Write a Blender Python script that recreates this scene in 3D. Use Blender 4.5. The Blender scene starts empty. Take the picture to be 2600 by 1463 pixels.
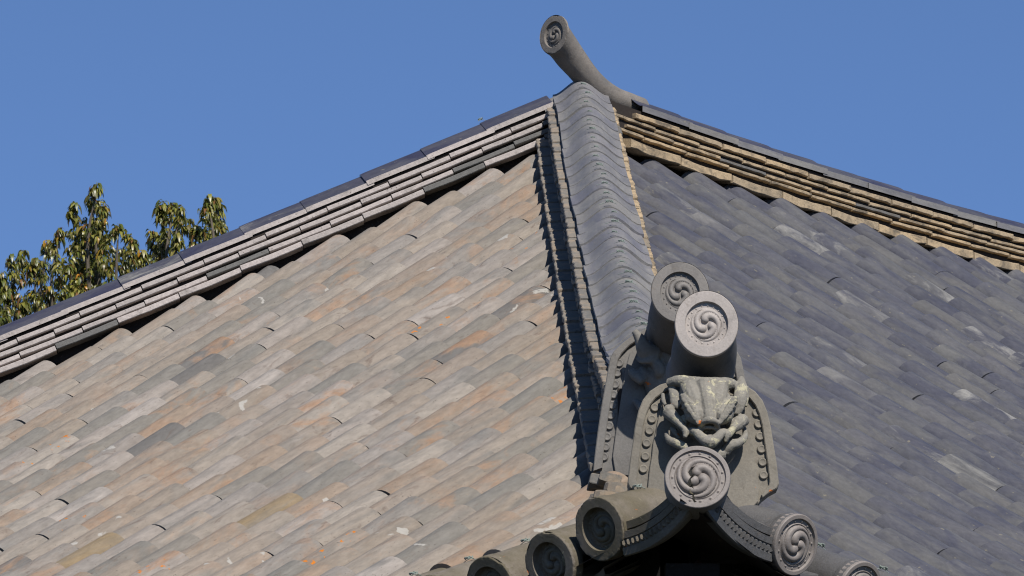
import bpy, bmesh, math, random
from mathutils import Vector, Matrix, noise
random.seed(7)
R2 = math.sqrt(.5)
SC = bpy.context.scene
COL = SC.collection

# ------------------------------------------------------------------ camera, sky, sun, exposure
CAMP = Vector((-14.3323, -13.1688, -4.4894))
YAW, PIT, FPX = math.radians(44.037), math.radians(15.3347), 17199.0
cd = bpy.data.cameras.new('camera'); cam = bpy.data.objects.new('camera', cd); COL.objects.link(cam)
SC.camera = cam
fw = Vector((math.cos(YAW)*math.cos(PIT), math.sin(YAW)*math.cos(PIT), math.sin(PIT)))
rt = Vector((math.sin(YAW), -math.cos(YAW), 0)); up = rt.cross(fw)
cam.matrix_world = Matrix.Translation(CAMP) @ Matrix((rt, up, -fw)).transposed().to_4x4()
cd.sensor_width = 36; cd.lens = 36*FPX/2600; cd.clip_start = .5; cd.clip_end = 4000
cd.dof.use_dof = True; cd.dof.focus_distance = 24; cd.dof.aperture_fstop = 56

SUN = Vector((-.44, -.98, 1.05)).normalized()
wd = bpy.data.worlds.new('World'); SC.world = wd; wd.use_nodes = True
nt = wd.node_tree; bg = nt.nodes['Background']
sk = nt.nodes.new('ShaderNodeTexSky'); sk.sky_type = 'NISHITA'; sk.sun_disc = False
sk.sun_elevation = math.asin(SUN.z); sk.sun_rotation = math.atan2(SUN.x, SUN.y)
sk.air_density = .6; sk.dust_density = 0; sk.ozone_density = 6; sk.altitude = 1500
nt.links.new(sk.outputs[0], bg.inputs[0]); bg.inputs[1].default_value = .112
sl = bpy.data.lights.new('sun', 'SUN'); sl.energy = 5.0; sl.angle = math.radians(.53); sl.color = (1, .95, .88)
so = bpy.data.objects.new('sun', sl); COL.objects.link(so)
so.rotation_euler = (-SUN).to_track_quat('-Z', 'Y').to_euler(); so.location = (0, 0, 20)
SC.cycles.filter_width = 1.15
SC.view_settings.view_transform = 'Standard'; SC.view_settings.look = 'None'
SC.view_settings.exposure = .4; SC.view_settings.gamma = 1; SC.view_settings.use_curve_mapping = False

def to_px(P):
    d = Vector(P)-CAMP; z = d.dot(fw)
    if z < .5: return (1e6, 1e6)
    return (1300+FPX*d.dot(rt)/z, 731.5-FPX*d.dot(up)/z)
def seen(P, m=260):
    x, y = to_px(P); return -m < x < 2600+m and -m < y < 1463+m

# ------------------------------------------------------------------ helpers
class MB:
    def __init__(s): s.v = []; s.f = []; s.tc = []; s.rn = []
    def add(s, vs, fs, M=None, tc=None, rnd=0.):
        b = len(s.v); off = Vector((rnd*37.1, rnd*91.7, rnd*53.3)) if tc is None else Vector((0, 0, 0))
        for i, v in enumerate(vs):
            v = Vector(v); s.tc.append(tuple(v+off) if tc is None else tc[i]); s.rn.append(rnd)
            s.v.append(tuple(M @ v) if M is not None else tuple(v))
        s.f += [tuple(b+i for i in f) for f in fs]
    def mesh(s, name, mat, smooth=True, angle=40):
        me = bpy.data.meshes.new(name); me.from_pydata(s.v, [], s.f)
        a = me.attributes.new('tc', 'FLOAT_VECTOR', 'POINT'); a.data.foreach_set('vector', [c for t in s.tc for c in t])
        a = me.attributes.new('rnd', 'FLOAT', 'POINT'); a.data.foreach_set('value', s.rn)
        me.materials.append(mat)
        if smooth:
            me.polygons.foreach_set('use_smooth', [True]*len(me.polygons))
            try: me.set_sharp_from_angle(angle=math.radians(angle))
            except Exception: pass
        me.update(); return me

def link(name, me, parent=None, M=None, **kw):
    o = bpy.data.objects.new(name, me); COL.objects.link(o)
    if parent is not None: o.parent = parent
    if M is not None: o.matrix_local = M
    for k, v in kw.items(): o[k] = v
    return o
def empty(name, parent=None, loc=(0, 0, 0), **kw):
    return link(name, None, parent, Matrix.Translation(loc), **kw)
def frame(o, x, z):
    """matrix at o, local X along x, local Z near z"""
    x = Vector(x).normalized(); y = Vector(z).cross(x).normalized(); z = x.cross(y)
    M = Matrix((x, y, z)).transposed().to_4x4(); M.translation = Vector(o); return M
def smooth(x): x = max(0, min(1, x)); return x*x*(3-2*x)
def ring(vs_rings, closed=True, cap0=False, cap1=False):
    vs = []; fs = []; n = len(vs_rings[0])
    for r in vs_rings: vs += r
    for i in range(len(vs_rings)-1):
        for j in range(n if closed else n-1):
            a = i*n+j; b = i*n+(j+1) % n; fs.append((a, b, b+n, a+n))
    if cap0: fs.append(tuple(range(n-1, -1, -1)))
    if cap1: fs.append(tuple((len(vs_rings)-1)*n+j for j in range(n)))
    return vs, fs
def tube(pts, rad, n=12, flat=None):
    """closed tapered tube along pts (list of 3-vectors), rad list"""
    pts = [Vector(p) for p in pts]; rings = []
    ref = Vector((0, -1, 0.13))
    for i, p in enumerate(pts):
        t = (pts[min(i+1, len(pts)-1)]-pts[max(i-1, 0)]).normalized()
        a = t.cross(ref).normalized(); b = a.cross(t)
        r = rad[i] if isinstance(rad, (list, tuple)) else rad
        fa, fb = flat[i] if flat else (1, 1)
        rings.append([p+a*(math.cos(2*math.pi*k/n)*r*fa)+b*(math.sin(2*math.pi*k/n)*r*fb) for k in range(n)])
    return ring(rings, True, True, True)
def spline(ps, n=6):
    ps = [Vector(p) for p in ps]; out = []
    q = [2*ps[0]-ps[1]]+ps+[2*ps[-1]-ps[-2]]
    for i in range(1, len(q)-2):
        for k in range(n):
            t = k/n; a, b, c, d = q[i-1], q[i], q[i+1], q[i+2]
            out.append(.5*((2*b)+(c-a)*t+(2*a-5*b+4*c-d)*t*t+(3*b-a-3*c+d)*t**3))
    out.append(ps[-1]); return out
def lerp_list(r, m):
    out = []
    for i in range(m):
        f = i/(m-1)*(len(r)-1); k = min(int(f), len(r)-2); out.append(r[k]+(r[k+1]-r[k])*(f-k))
    return out
def ellip(c, r, n=14, m=9, rot=0):
    vs = []; fs = []; c = Vector(c); Q = Matrix.Rotation(rot, 3, 'Y')
    for i in range(m+1):
        th = math.pi*i/m
        for j in range(n):
            ph = 2*math.pi*j/n
            vs.append(c+Q @ Vector((r[0]*math.sin(th)*math.cos(ph), r[1]*math.sin(th)*math.sin(ph), r[2]*math.cos(th))))
    for i in range(m):
        for j in range(n):
            a = i*n+j; b = i*n+(j+1) % n; fs.append((a, b, b+n, a+n))
    return vs, fs

# ------------------------------------------------------------------ materials
class NT:
    def __init__(s, name):
        s.m = bpy.data.materials.new(name); s.m.use_nodes = True; s.t = s.m.node_tree
        s.b = s.t.nodes['Principled BSDF']
    def n(s, typ, **kw):
        x = s.t.nodes.new(typ)
        for k, v in kw.items(): setattr(x, k, v)
        return x
    def l(s, a, b): s.t.links.new(a, b)
    def coord(s, scale=(1, 1, 1), stuff=False, obj=False):
        """tile-local coordinates, shifted by a per-piece random; returns vector socket and random socket"""
        if obj:
            t = s.n('ShaderNodeTexCoord'); oi = s.n('ShaderNodeObjectInfo'); s.vec = t.outputs['Object']; s.rs = oi.outputs['Random']; return s.vec, s.rs
        a = s.n('ShaderNodeAttribute', attribute_name='tc')
        if stuff:
            r = s.n('ShaderNodeAttribute', attribute_name='rnd'); rs = r.outputs['Fac']; vec = a.outputs['Vector']
        else:
            r = s.n('ShaderNodeObjectInfo'); rs = r.outputs['Random']
            mu = s.n('ShaderNodeVectorMath', operation='SCALE'); mu.inputs[0].default_value = (37, 91, 53); s.l(rs, mu.inputs['Scale'])
            ad = s.n('ShaderNodeVectorMath', operation='ADD'); s.l(a.outputs['Vector'], ad.inputs[0]); s.l(mu.outputs[0], ad.inputs[1]); vec = ad.outputs[0]
        s.vec = vec; s.rs = rs; return vec, rs
    def scaled(s, sc):
        mp = s.n('ShaderNodeMapping'); mp.inputs['Scale'].default_value = sc; s.l(s.vec, mp.inputs[0]); return mp.outputs[0]
    def noise(s, scale, sc=(1, 1, 1), detail=6, rough=.6, dist=0.):
        x = s.n('ShaderNodeTexNoise'); x.inputs['Scale'].default_value = scale; x.inputs['Detail'].default_value = detail
        x.inputs['Roughness'].default_value = rough; x.inputs['Distortion'].default_value = dist
        s.l(s.scaled(sc), x.inputs['Vector']); return x.outputs['Fac']
    def ramp(s, fac, stops, interp='LINEAR'):
        x = s.n('ShaderNodeValToRGB'); e = x.color_ramp.elements; x.color_ramp.interpolation = interp
        while len(e) < len(stops): e.new(.5)
        for i, (p, c) in enumerate(stops):
            e[i].position = p; e[i].color = (c, c, c, 1) if isinstance(c, (int, float)) else (*c, 1)
        s.l(fac, x.inputs[0]); return x.outputs[0]
    def mix(s, fac, a, b, mode='MIX'):
        x = s.n('ShaderNodeMix', data_type='RGBA', blend_type=mode)
        for sock, v in ((x.inputs[0], fac), (x.inputs[6], a), (x.inputs[7], b)):
            if isinstance(v, (int, float)): sock.default_value = v
            elif isinstance(v, tuple): sock.default_value = (*v, 1)
            else: s.l(v, sock)
        return x.outputs[2]
    def math(s, op, a, b=0.):
        x = s.n('ShaderNodeMath', operation=op)
        for sock, v in ((x.inputs[0], a), (x.inputs[1], b)):
            if isinstance(v, (int, float)): sock.default_value = v
            else: s.l(v, sock)
        return x.outputs[0]
    def hashr(s, k):
        return s.math('FRACT', s.math('MULTIPLY', s.rs, k))
    def done(s, col, rough=.8, bump=None, bd=.002, spec=.4, level=.68):
        if isinstance(col, tuple): col = tuple(c*level for c in col)
        else: col = s.mix(1., col, (level, level, level), 'MULTIPLY')
        if isinstance(col, tuple): s.b.inputs['Base Color'].default_value = (*col, 1)
        else: s.l(col, s.b.inputs['Base Color'])
        if isinstance(rough, (int, float)): s.b.inputs['Roughness'].default_value = rough
        else: s.l(rough, s.b.inputs['Roughness'])
        s.b.inputs['Specular IOR Level'].default_value = spec
        if bump is not None:
            x = s.n('ShaderNodeBump'); x.inputs['Distance'].default_value = bd; x.inputs['Strength'].default_value = 1
            s.l(bump, x.inputs['Height']); s.l(x.outputs[0], s.b.inputs['Normal'])
        return s.m

def joint_stain(k, c, col, stuff):
    """grime that gathers beside the tile joints, broken up by noise"""
    if stuff: return c
    at = k.n('ShaderNodeAttribute', attribute_name='tc'); sp = k.n('ShaderNodeSeparateXYZ'); k.l(at.outputs['Vector'], sp.inputs[0])
    d = k.math('ABSOLUTE', k.math('SUBTRACT', sp.outputs[0], .16))
    e = k.math('ADD', k.math('MULTIPLY', d, 6.2), k.math('MULTIPLY', k.math('SUBTRACT', k.noise(30, (1, 1, 1), 5, .7), .5), 1.6))
    return k.mix(k.ramp(e, [(1.0, 0), (1.4, .55)]), c, col)
def mat_weathered(name, stuff):
    k = NT(name); k.coord(stuff=stuff)
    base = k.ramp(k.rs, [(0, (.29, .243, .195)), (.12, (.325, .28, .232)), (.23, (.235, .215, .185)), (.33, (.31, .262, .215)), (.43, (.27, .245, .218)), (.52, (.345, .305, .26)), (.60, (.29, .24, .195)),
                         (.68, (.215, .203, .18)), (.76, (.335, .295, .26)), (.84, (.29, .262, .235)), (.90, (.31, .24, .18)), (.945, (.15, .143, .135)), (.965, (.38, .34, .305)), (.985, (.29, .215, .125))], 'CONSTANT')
    base = k.mix(k.ramp(k.noise(5, (.3, 1.2, 1), 4, .6, 1.), [(.35, 0), (.65, .25)]), base, (.275, .243, .213))
    blue = k.ramp(k.noise(7, (.28, 1.4, 1.4), 4, .55, .9), [(.52, 0), (.70, .65)])
    c = k.mix(blue, base, (.185, .18, .168))
    orange = k.ramp(k.noise(6, (.45, 1, 1), 7, .68, 1.), [(.49, 0), (.62, .85)])
    orange = k.math('MULTIPLY', orange, k.ramp(k.hashr(7.31), [(.30, .0), (1, 1)]))
    c = k.mix(orange, c, k.mix(k.noise(40, (.6, 1, 1), 6, .7), (.37, .19, .105), (.36, .26, .17)))
    rust = k.ramp(k.noise(12, (.35, 1.2, 1), 7, .72, 1.2), [(.59, 0), (.70, .75)])
    c = k.mix(rust, c, (.135, .095, .075))
    wht = k.ramp(k.noise(10, (.3, 1.4, 1), 6, .7, .6), [(.58, 0), (.74, .35)])
    c = k.mix(wht, c, (.37, .335, .31))
    c = k.mix(1., c, k.ramp(k.noise(45, (.3, 1, 1), 7, .72), [(.25, .72), (.75, 1.24)]), 'MULTIPLY')
    c = k.mix(k.ramp(k.noise(105, (1, 1, 1), 3, .55), [(.66, 0), (.73, .75)]), c, (.085, .07, .055))
    c = joint_stain(k, c, (.15, .115, .085), stuff)
    ln = k.math('ADD', k.noise(11, (.8, 1, 1), 3, .45, .5), k.math('MULTIPLY', k.math('SUBTRACT', k.noise(90, (1, 1, 1), 4, .7), .5), .10))
    lich = k.math('MULTIPLY', k.ramp(ln, [(.655, 0), (.675, .85)]), k.ramp(k.hashr(13.7), [(.86, 0), (.87, 1)]))
    c = k.mix(lich, c, k.mix(k.noise(60, (1, 1, 1), 5, .7), (.36, .35, .31), (.56, .53, .49)))
    ol = k.math('MULTIPLY', k.ramp(k.noise(28, (1, 1, 1), 3, .5), [(.64, 0), (.66, 1)]), k.ramp(k.hashr(29.3), [(.965, 0), (.97, 1)]))
    c = k.mix(ol, c, (.62, .20, .02))
    return k.done(c, .86, k.noise(70, (.5, 1, 1), 7, .7), .0030, .25, .64)

def mat_smoked(name, stuff, v=1., tint=(1, 1, 1), rough=.55, blue=(.075, .074, .108)):
    k = NT(name); k.coord(stuff=stuff)
    def C(a): return tuple(x*v*t for x, t in zip(a, tint))
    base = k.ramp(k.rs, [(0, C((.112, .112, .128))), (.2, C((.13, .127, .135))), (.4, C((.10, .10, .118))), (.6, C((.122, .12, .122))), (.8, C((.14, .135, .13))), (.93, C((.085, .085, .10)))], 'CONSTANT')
    st = k.ramp(k.noise(9, (.25, 1.6, 1.6), 5, .6, .6), [(.42, 0), (.68, .8)])
    c = k.mix(st, base, C((.165, .162, .155)))
    st2 = k.ramp(k.noise(7, (.3, 1.3, 1.3), 4, .6, .6), [(.46, 0), (.64, .9)])
    c = k.mix(st2, c, C(blue))
    pale = k.math('MULTIPLY', k.ramp(k.noise(8, (.35, 1.3, 1), 7, .7, .8), [(.48, 0), (.66, .95)]), k.ramp(k.hashr(17.9), [(.91, 0), (.95, 1)]))
    c = k.mix(pale, c, (.30, .29, .265))
    c = k.mix(1., c, k.ramp(k.noise(80, (.4, 1, 1), 6, .7), [(.2, .78), (.8, 1.2)]), 'MULTIPLY')
    sp = k.ramp(k.noise(60, (.5, 1, 1), 3, .5), [(.69, 0), (.74, .6)])
    c = k.mix(sp, c, (.27, .24, .17))
    c = joint_stain(k, c, C((.165, .155, .135)), stuff)
    r = k.ramp(k.noise(20, (.4, 1, 1), 4), [(.3, rough-.1), (.7, rough+.16)])
    return k.done(c, r, k.noise(70, (.5, 1, 1), 6, .65), .0016, .45)

def mat_course(name, light, dark, stain, stuff=False, stained=.62, gray=.84):
    k = NT(name); k.coord(stuff=stuff)
    base = k.mix(k.ramp(k.hashr(5.1), [(.0, 0), (1, 1)]), light, dark)
    gr = k.ramp(k.hashr(11.3), [(gray, 0), (gray+.02, 1)])
    base = k.mix(gr, base, (.17, .165, .155))
    c = k.mix(k.ramp(k.noise(14, (.6, 1, 1), 6, .7, .6), [(stained-.12, 0), (stained+.06, .9)]), base, stain)
    c = k.mix(1., c, k.ramp(k.noise(60, (1, 1, 1), 6, .7), [(.2, .72), (.8, 1.25)]), 'MULTIPLY')
    c = k.mix(k.ramp(k.noise(95, (1, 1, 1), 2, .5), [(.68, 0), (.72, .7)]), c, (.09, .075, .06))
    return k.done(c, .88, k.noise(60, (1, 1, 1), 7, .7), .003, .25)

def mat_stone(name, a, b, lichen=.0, orange=.0, rough=.8, olive=0., bd=.0018, obj=False):
    k = NT(name); k.coord(obj=obj)
    c = k.mix(k.ramp(k.noise(6, (1, 1, 1), 6, .65, .5), [(.32, 0), (.68, 1)]), a, b)
    c = k.mix(k.ramp(k.noise(15, (1, 1, 1), 6, .7, 1.), [(.53, 0), (.70, .75)]), c, tuple(x*.5 for x in a))
    c = k.mix(k.ramp(k.noise(22, (1, 1, 1), 6, .7, 1.), [(.60, 0), (.72, .45)]), c, (.20, .155, .115))
    if olive: c = k.mix(k.ramp(k.noise(5, (1, 1, 1), 4, .6), [(.35, 0), (.6, olive)]), c, (.105, .088, .045))
    if lichen: c = k.mix(k.ramp(k.noise(24, (1, 1, 1), 7, .75, .4), [(.70-lichen*.2, 0), (.74-lichen*.2, .9)]), c, (.50, .46, .31))
    if orange: c = k.mix(k.ramp(k.noise(20, (1, 1, 1), 4, .6), [(.72-orange*.1, 0), (.73-orange*.1, 1)]), c, (.60, .17, .03))
    c = k.mix(1., c, k.ramp(k.noise(150, (1, 1, 1), 4, .7), [(.25, .82), (.75, 1.15)]), 'MULTIPLY')
    return k.done(c, rough, k.noise(110, (1, 1, 1), 7, .7), bd, .4)

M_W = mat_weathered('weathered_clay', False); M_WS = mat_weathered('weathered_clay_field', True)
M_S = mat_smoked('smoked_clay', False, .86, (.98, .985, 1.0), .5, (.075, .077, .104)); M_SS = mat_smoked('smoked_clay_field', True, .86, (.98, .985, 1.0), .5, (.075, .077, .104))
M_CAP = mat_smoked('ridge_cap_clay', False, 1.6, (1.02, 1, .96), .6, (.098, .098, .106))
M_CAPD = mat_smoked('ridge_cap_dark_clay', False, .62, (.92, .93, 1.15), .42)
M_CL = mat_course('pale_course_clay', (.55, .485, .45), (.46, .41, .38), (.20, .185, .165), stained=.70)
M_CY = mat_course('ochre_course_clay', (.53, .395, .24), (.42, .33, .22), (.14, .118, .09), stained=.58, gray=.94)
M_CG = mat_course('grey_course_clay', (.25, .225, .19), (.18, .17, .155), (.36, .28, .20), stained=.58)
M_ON = mat_stone('ornament_clay', (.275, .245, .195), (.185, .168, .14), .16, .05, .82, bd=.0010)
M_ON2 = mat_stone('ornament_grey_clay', (.21, .195, .175), (.16, .15, .138), .05, 0, .75, bd=.0010)
M_FACE = mat_stone('ornament_face_clay', (.32, .295, .245), (.20, .188, .165), .72, .25, .85, bd=.002, obj=True)
M_FACE2 = mat_stone('ornament_grey_face_clay', (.24, .225, .20), (.17, .16, .148), .25, .15, .8, bd=.0015, obj=True)
M_TORI = mat_stone('round_tile_pale_clay', (.46, .41, .375), (.37, .33, .30), .05, 0, .65, bd=.0008)
M_TORI2 = mat_stone('round_tile_clay', (.23, .21, .19), (.18, .165, .152), 0, 0, .65, bd=.0008)
M_TUBE = mat_stone('round_tile_shaded_clay', (.13, .12, .108), (.09, .085, .08), .02, 0, .75, bd=.0012)  # clay darkened so the tubes carry their underside shade in the colour
M_TORI3 = mat_stone('round_tile_brown_clay', (.27, .235, .20), (.15, .14, .13), .1, 0, .8)
M_DISC = mat_stone('crest_clay', (.28, .245, .22), (.22, .195, .178), .0, 0, .6, bd=.0005)
M_EL = mat_stone('lichen_eave_clay', (.26, .225, .19), (.17, .145, .11), .30, .12, .85, olive=.75, bd=.003)
M_ER = mat_stone('eave_clay', (.15, .145, .14), (.115, .112, .112), .04, 0, .5)
def simple(name, col, rough=.8, spec=.3):
    k = NT(name); return k.done(col, rough, None, 0, spec)
M_MORT = mat_stone('mortar', (.36, .31, .17), (.28, .25, .17), .3, 0, .95, bd=.005)
M_WOOD = mat_stone('old_timber', (.030, .020, .015), (.020, .015, .012), 0, 0, .9)
M_DARK = mat_stone('eave_shade_timber', (.012, .009, .008), (.009, .008, .007), 0, 0, .95)  # near-black base colour paints in the deep shade below the eaves
M_REDW = mat_stone('red_brown_timber', (.16, .07, .05), (.10, .05, .035), 0, 0, .9)
M_COP = simple('verdigris_copper', (.28, .33, .29), .9)
M_PLAS = simple('lime_plaster', (.6, .57, .5), .9)

# ------------------------------------------------------------------ roof surfaces
T = 7.303; XE, YE = .03, -.04; RL = .238; RRW = .285; HC = .31
def H(t): return .5417*t+.0075*t*t
def HS(t): return .5417+.015*t
def upt(u, t): return .30*math.exp(-max(u, 0)/.5)*math.exp(-max(t, 0)/.6)
def SL(x, y): return H(x)-.006+upt(y-YE, x-XE)
def SR(x, y): return H(y)-.034+upt(x-XE, y-YE)
LAT = Vector((-R2, R2, 0))                 # to the left of the hip, seen from the corner
HDN = Vector((-R2, -R2, 0))

hall = empty('temple_hall', None, (3.5, 3.5, -6.1), category='building',
             label='old temple hall with hipped clay tile roof and demon face ridge ornaments at its corner')
HINV = Matrix.Translation((-3.5, -3.5, 6.1))
def sub(name, **kw):        # a part whose own origin is at the world origin
    return empty(name, hall, (-3.5, -3.5, 6.1), **kw)

# ---- barrel tile mesh
def barrel(L=.325, r0=.0725, r1=.0804, n=12, th=.014):
    rings = []
    for x, r in ((0, r0), (L*.5, (r0+r1)*.5), (L, r1)):
        rings.append([Vector((x, -r*math.cos(math.pi*k/n), r*math.sin(math.pi*k/n))) for k in range(n+1)])
    inner = []
    for x, r in ((0, r0-th), (L, r1-th)):
        inner.append([Vector((x, -r*math.cos(math.pi*k/n), r*math.sin(math.pi*k/n))) for k in range(n+1)])
    vs, fs = ring(rings, False); b = len(vs); m = n+1
    for r in inner: vs += r
    for k in range(n):
        fs.append((k+1, k, b+k, b+k+1))                       # lower rim
        fs.append((2*m+k, 2*m+k+1, b+m+k+1, b+m+k))           # upper rim
    fs = [tuple(reversed(f)) for f in fs]
    return vs, fs
BV, BF = barrel()
def barrel_mesh(name, mat):
    m = MB(); m.add(BV, BF); return m.mesh(name, mat, True, 50)

def slope(side):
    left = side == 'L'
    root = sub('roof_slope', label='sunlit roof slope of buff and orange worn clay tiles' if left else 'roof slope of dark smoked grey clay tiles')
    S = SL if left else SR
    ex, ey = (XE, YE) if left else (YE, XE)
    pitch = RL if left else RRW
    first = .338 if left else .457
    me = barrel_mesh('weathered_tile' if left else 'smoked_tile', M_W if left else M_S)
    cand = []; pan = MB(); E = .277
    def P(a, b, h=0):   # a: across (upslope plan coordinate), b: along the eave
        return Vector((a, b, S(a, b)+h)) if left else Vector((b, a, S(b, a)+h))
    k = 0
    while True:
        b = first+pitch*k; k += 1
        if b > (2*T+.5 if left else 2*T+4): break
        if left: top = min(b-.17, 2*T-b-.20)
        else: top = min(b-.17, T-.13)
        a = ex+.27 if b < 3 else ex
        jig = random.uniform(-.03, .03)
        # eave tile occupies the first .3 m
        a = ex+.285+jig*.3
        while a < top-.04:
            L = min(E, top-a); rnd = random.random()
            p0 = P(a, b, random.choice((.008, .010, .013, .0155, .018) if left else (.007, .009, .011, .012, .0145))); p1 = P(a+E, b, .016+random.uniform(-.006, .008))
            jb = random.uniform(-.004, .004)
            if left: p0.y += jb; p1.y -= jb
            else: p0.x += jb; p1.x -= jb
            d = p1-p0
            M = frame(p0, d, Vector((0, 0, 1)))
            s = random.uniform(.97, 1.03)
            M = M @ Matrix.Rotation(random.uniform(-.035, .035), 4, 'X') @ Matrix.Diagonal((d.length/.325*random.choice((.986, .984, .974, .962))*(L/E), s, s*random.uniform(.96, 1.05), 1))
            c = (p0+p1)/2
            if seen(c, 1100): cand.append((-(c-CAMP).length, M, rnd, c))
            a += E*random.uniform(.985, 1.015)
        # pan tiles in the valley towards the next row
        a = ex+.10; bm = b+pitch/2
        topp = (min(bm-.05, 2*T-bm-.1) if left else min(bm-.05, T-.05))
        while a < topp:
            if seen(P(a, bm), 1300):
                rn = random.random(); q = []
                for (aa, hh) in ((a, .018), (a+.20, -.002)):
                    for j in range(5):
                        v = (j/4-.5)*2; q.append(P(aa, bm+v*(pitch/2-.03), hh+.035*v*v-.012))
                for j in range(5):
                    v = (j/4-.5)*2; q.append(P(a, bm+v*(pitch/2-.03), .035*v*v-.024))
                fs = []
                for j in range(4):
                    fs.append((j, j+1, j+6, j+5)); fs.append((j+1, j, 10+j, 11+j))
                if not left: fs = [tuple(reversed(f)) for f in fs]
                tcs = [(p.x+rn*9, p.y, p.z) for p in q]
                pan.add(q, fs, None, tcs, rn)
            a += .185
    cand.sort(key=lambda t: t[0], reverse=True)
    inview = [c for c in cand if seen(c[3], 25)]; rest = [c for c in cand if not seen(c[3], 25)]
    ind = inview[:300]; rest += inview[300:]
    nm = 'weathered_tile' if left else 'smoked_tile'
    for _, M, rnd, c in ind: link(nm, me, root, M)
    fld = MB()
    for _, M, rnd, c in rest: fld.add(BV, BF, M, None, rnd)
    for i in range(len(fld.tc)): pass
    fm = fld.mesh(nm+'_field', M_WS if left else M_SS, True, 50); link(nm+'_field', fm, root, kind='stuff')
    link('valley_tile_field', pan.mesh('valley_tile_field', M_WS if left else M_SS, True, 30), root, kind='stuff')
    # deck under the tiles
    dk = MB(); N = 24
    for i in range(N+1):
        a = ex+.02+(T-ex-.02)*i/N
        for j in range(N+1):
            if left: b0, b1 = a+.0, 2*T-a
            else: b0, b1 = a, 3*T
            b = b0+(b1-b0)*(j/N)**1.6
            p = P(a, b, -.05)
            dk.add([p], [])
    for i in range(N):
        for j in range(N):
            q = i*(N+1)+j; dk.f.append((q, q+1, q+N+2, q+N+1))
    link('roof_deck', dk.mesh('roof_deck', M_WOOD, False), root)
    return root, len(inview)
rootL, nL = slope('L'); rootR, nR = slope('R')
print('tiles in view', nL, nR)

# ------------------------------------------------------------------ ridges
def cap_mesh(name, mat, L=.335, w=.128, rise=.072, th=.014, edge=None):
    n = 16; rings = []
    def prof(v):  # v in -1..1
        a = abs(v); return rise*(.5+.5*math.cos(math.pi*min(a*1.02, 1)))**.85
    m = MB(); ts = []
    for x, lift in ((0, .006), (.03, .0065), (L*.5, .004), (L, .0)):
        ts.append([Vector((x, v*w, prof(v)+lift)) for v in [(-1+2*k/n) for k in range(n+1)]])
    vs, fs = ring(ts, False); c = n+1
    bt = [[p-Vector((0, 0, th)) for p in r] for r in (ts[0], ts[-1])]
    b = len(vs)
    for r in bt: vs += r
    for k in range(n): fs.append((k+1, k, b+k, b+k+1))
    # side edges
    fs.append((0, c, 2*c, 3*c, b+c, b)[::-1][::-1]); fs.append((n, b+n, b+c+n, 3*c+n, 2*c+n, c+n))
    fs = [tuple(reversed(f)) for f in fs]
    m.add(vs, fs); me = m.mesh(name, mat, True, 55)
    if edge:
        me.materials.append(edge)
        me.polygons[len(me.polygons)-1].material_index = 1; me.polygons[len(me.polygons)-2].material_index = 1
    return me

def slab(L, w0, w1, th, jag=0., rough=0., bow=0., n=6, drop=.012, seed=0):
    """course tile: along X, from lateral w0 to w1 (w1 = outer edge), outer side lower by drop; irregular outer edge"""
    rg = random.Random(seed); vs = []; fs = []
    for i in range(n+1):
        x = L*i/n; e = w1+(rg.uniform(-jag, jag) if jag else 0); b = -bow*math.sin(math.pi*i/n)
        t = th*(1+rg.uniform(-rough, rough)); r0 = .003
        if i in (0, n): e -= .002
        vs += [(x, w0, b), (x, e-r0, -drop+b), (x, e, -drop-r0+b), (x, e, -drop-t+r0+b), (x, e-r0, -drop-t+b), (x, w0, b-th)]
    for i in range(n):
        for j in range(5):
            a = i*6+j; fs.append((a, a+1, a+7, a+6))
    fs.append((5, 4, 3, 2, 1, 0)); q = n*6; fs.append((q, q+1, q+2, q+3, q+4, q+5))
    return vs, fs
def flipf(fs): return [tuple(reversed(f)) for f in fs]

class Path:
    """arc-length table of a curve"""
    def __init__(s, fn, a, b, n=400):
        s.p = [Vector(fn(a+(b-a)*i/n)) for i in range(n+1)]; s.l = [0.]
        for i in range(n): s.l.append(s.l[-1]+(s.p[i+1]-s.p[i]).length)
    def at(s, d):
        if d <= 0: return s.p[0]+(s.p[1]-s.p[0]).normalized()*d
        if d >= s.l[-1]: return s.p[-1]+(s.p[-1]-s.p[-2]).normalized()*(d-s.l[-1])
        lo, hi = 0, len(s.l)-1
        while hi-lo > 1:
            m = (lo+hi)//2
            if s.l[m] <= d: lo = m
            else: hi = m
        f = (d-s.l[lo])/(s.l[hi]-s.l[lo]); return s.p[lo].lerp(s.p[hi], f)

def tie_mesh():
    m = MB(); rg = random.Random(3)
    for a in range(4):
        pts = []; r = .011+.004*rg.random(); ph = rg.random()*6
        for k in range(9):
            th = ph+k*.8; pts.append((math.cos(th)*r, math.sin(th)*r*1.3, .006+.012*rg.random()))
        m.add(*tube(pts, .0016, 5))
    m.add(*tube([(0, 0, .008), (.004, .02, .004), (.008, .05, -.006)], .0014, 5))
    m.add(*tube([(0, 0, .008), (.006, -.02, .004), (.0, -.035, -.003)], .0014, 5))
    return m.mesh('copper_tie', M_COP)
TIE = tie_mesh()

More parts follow.
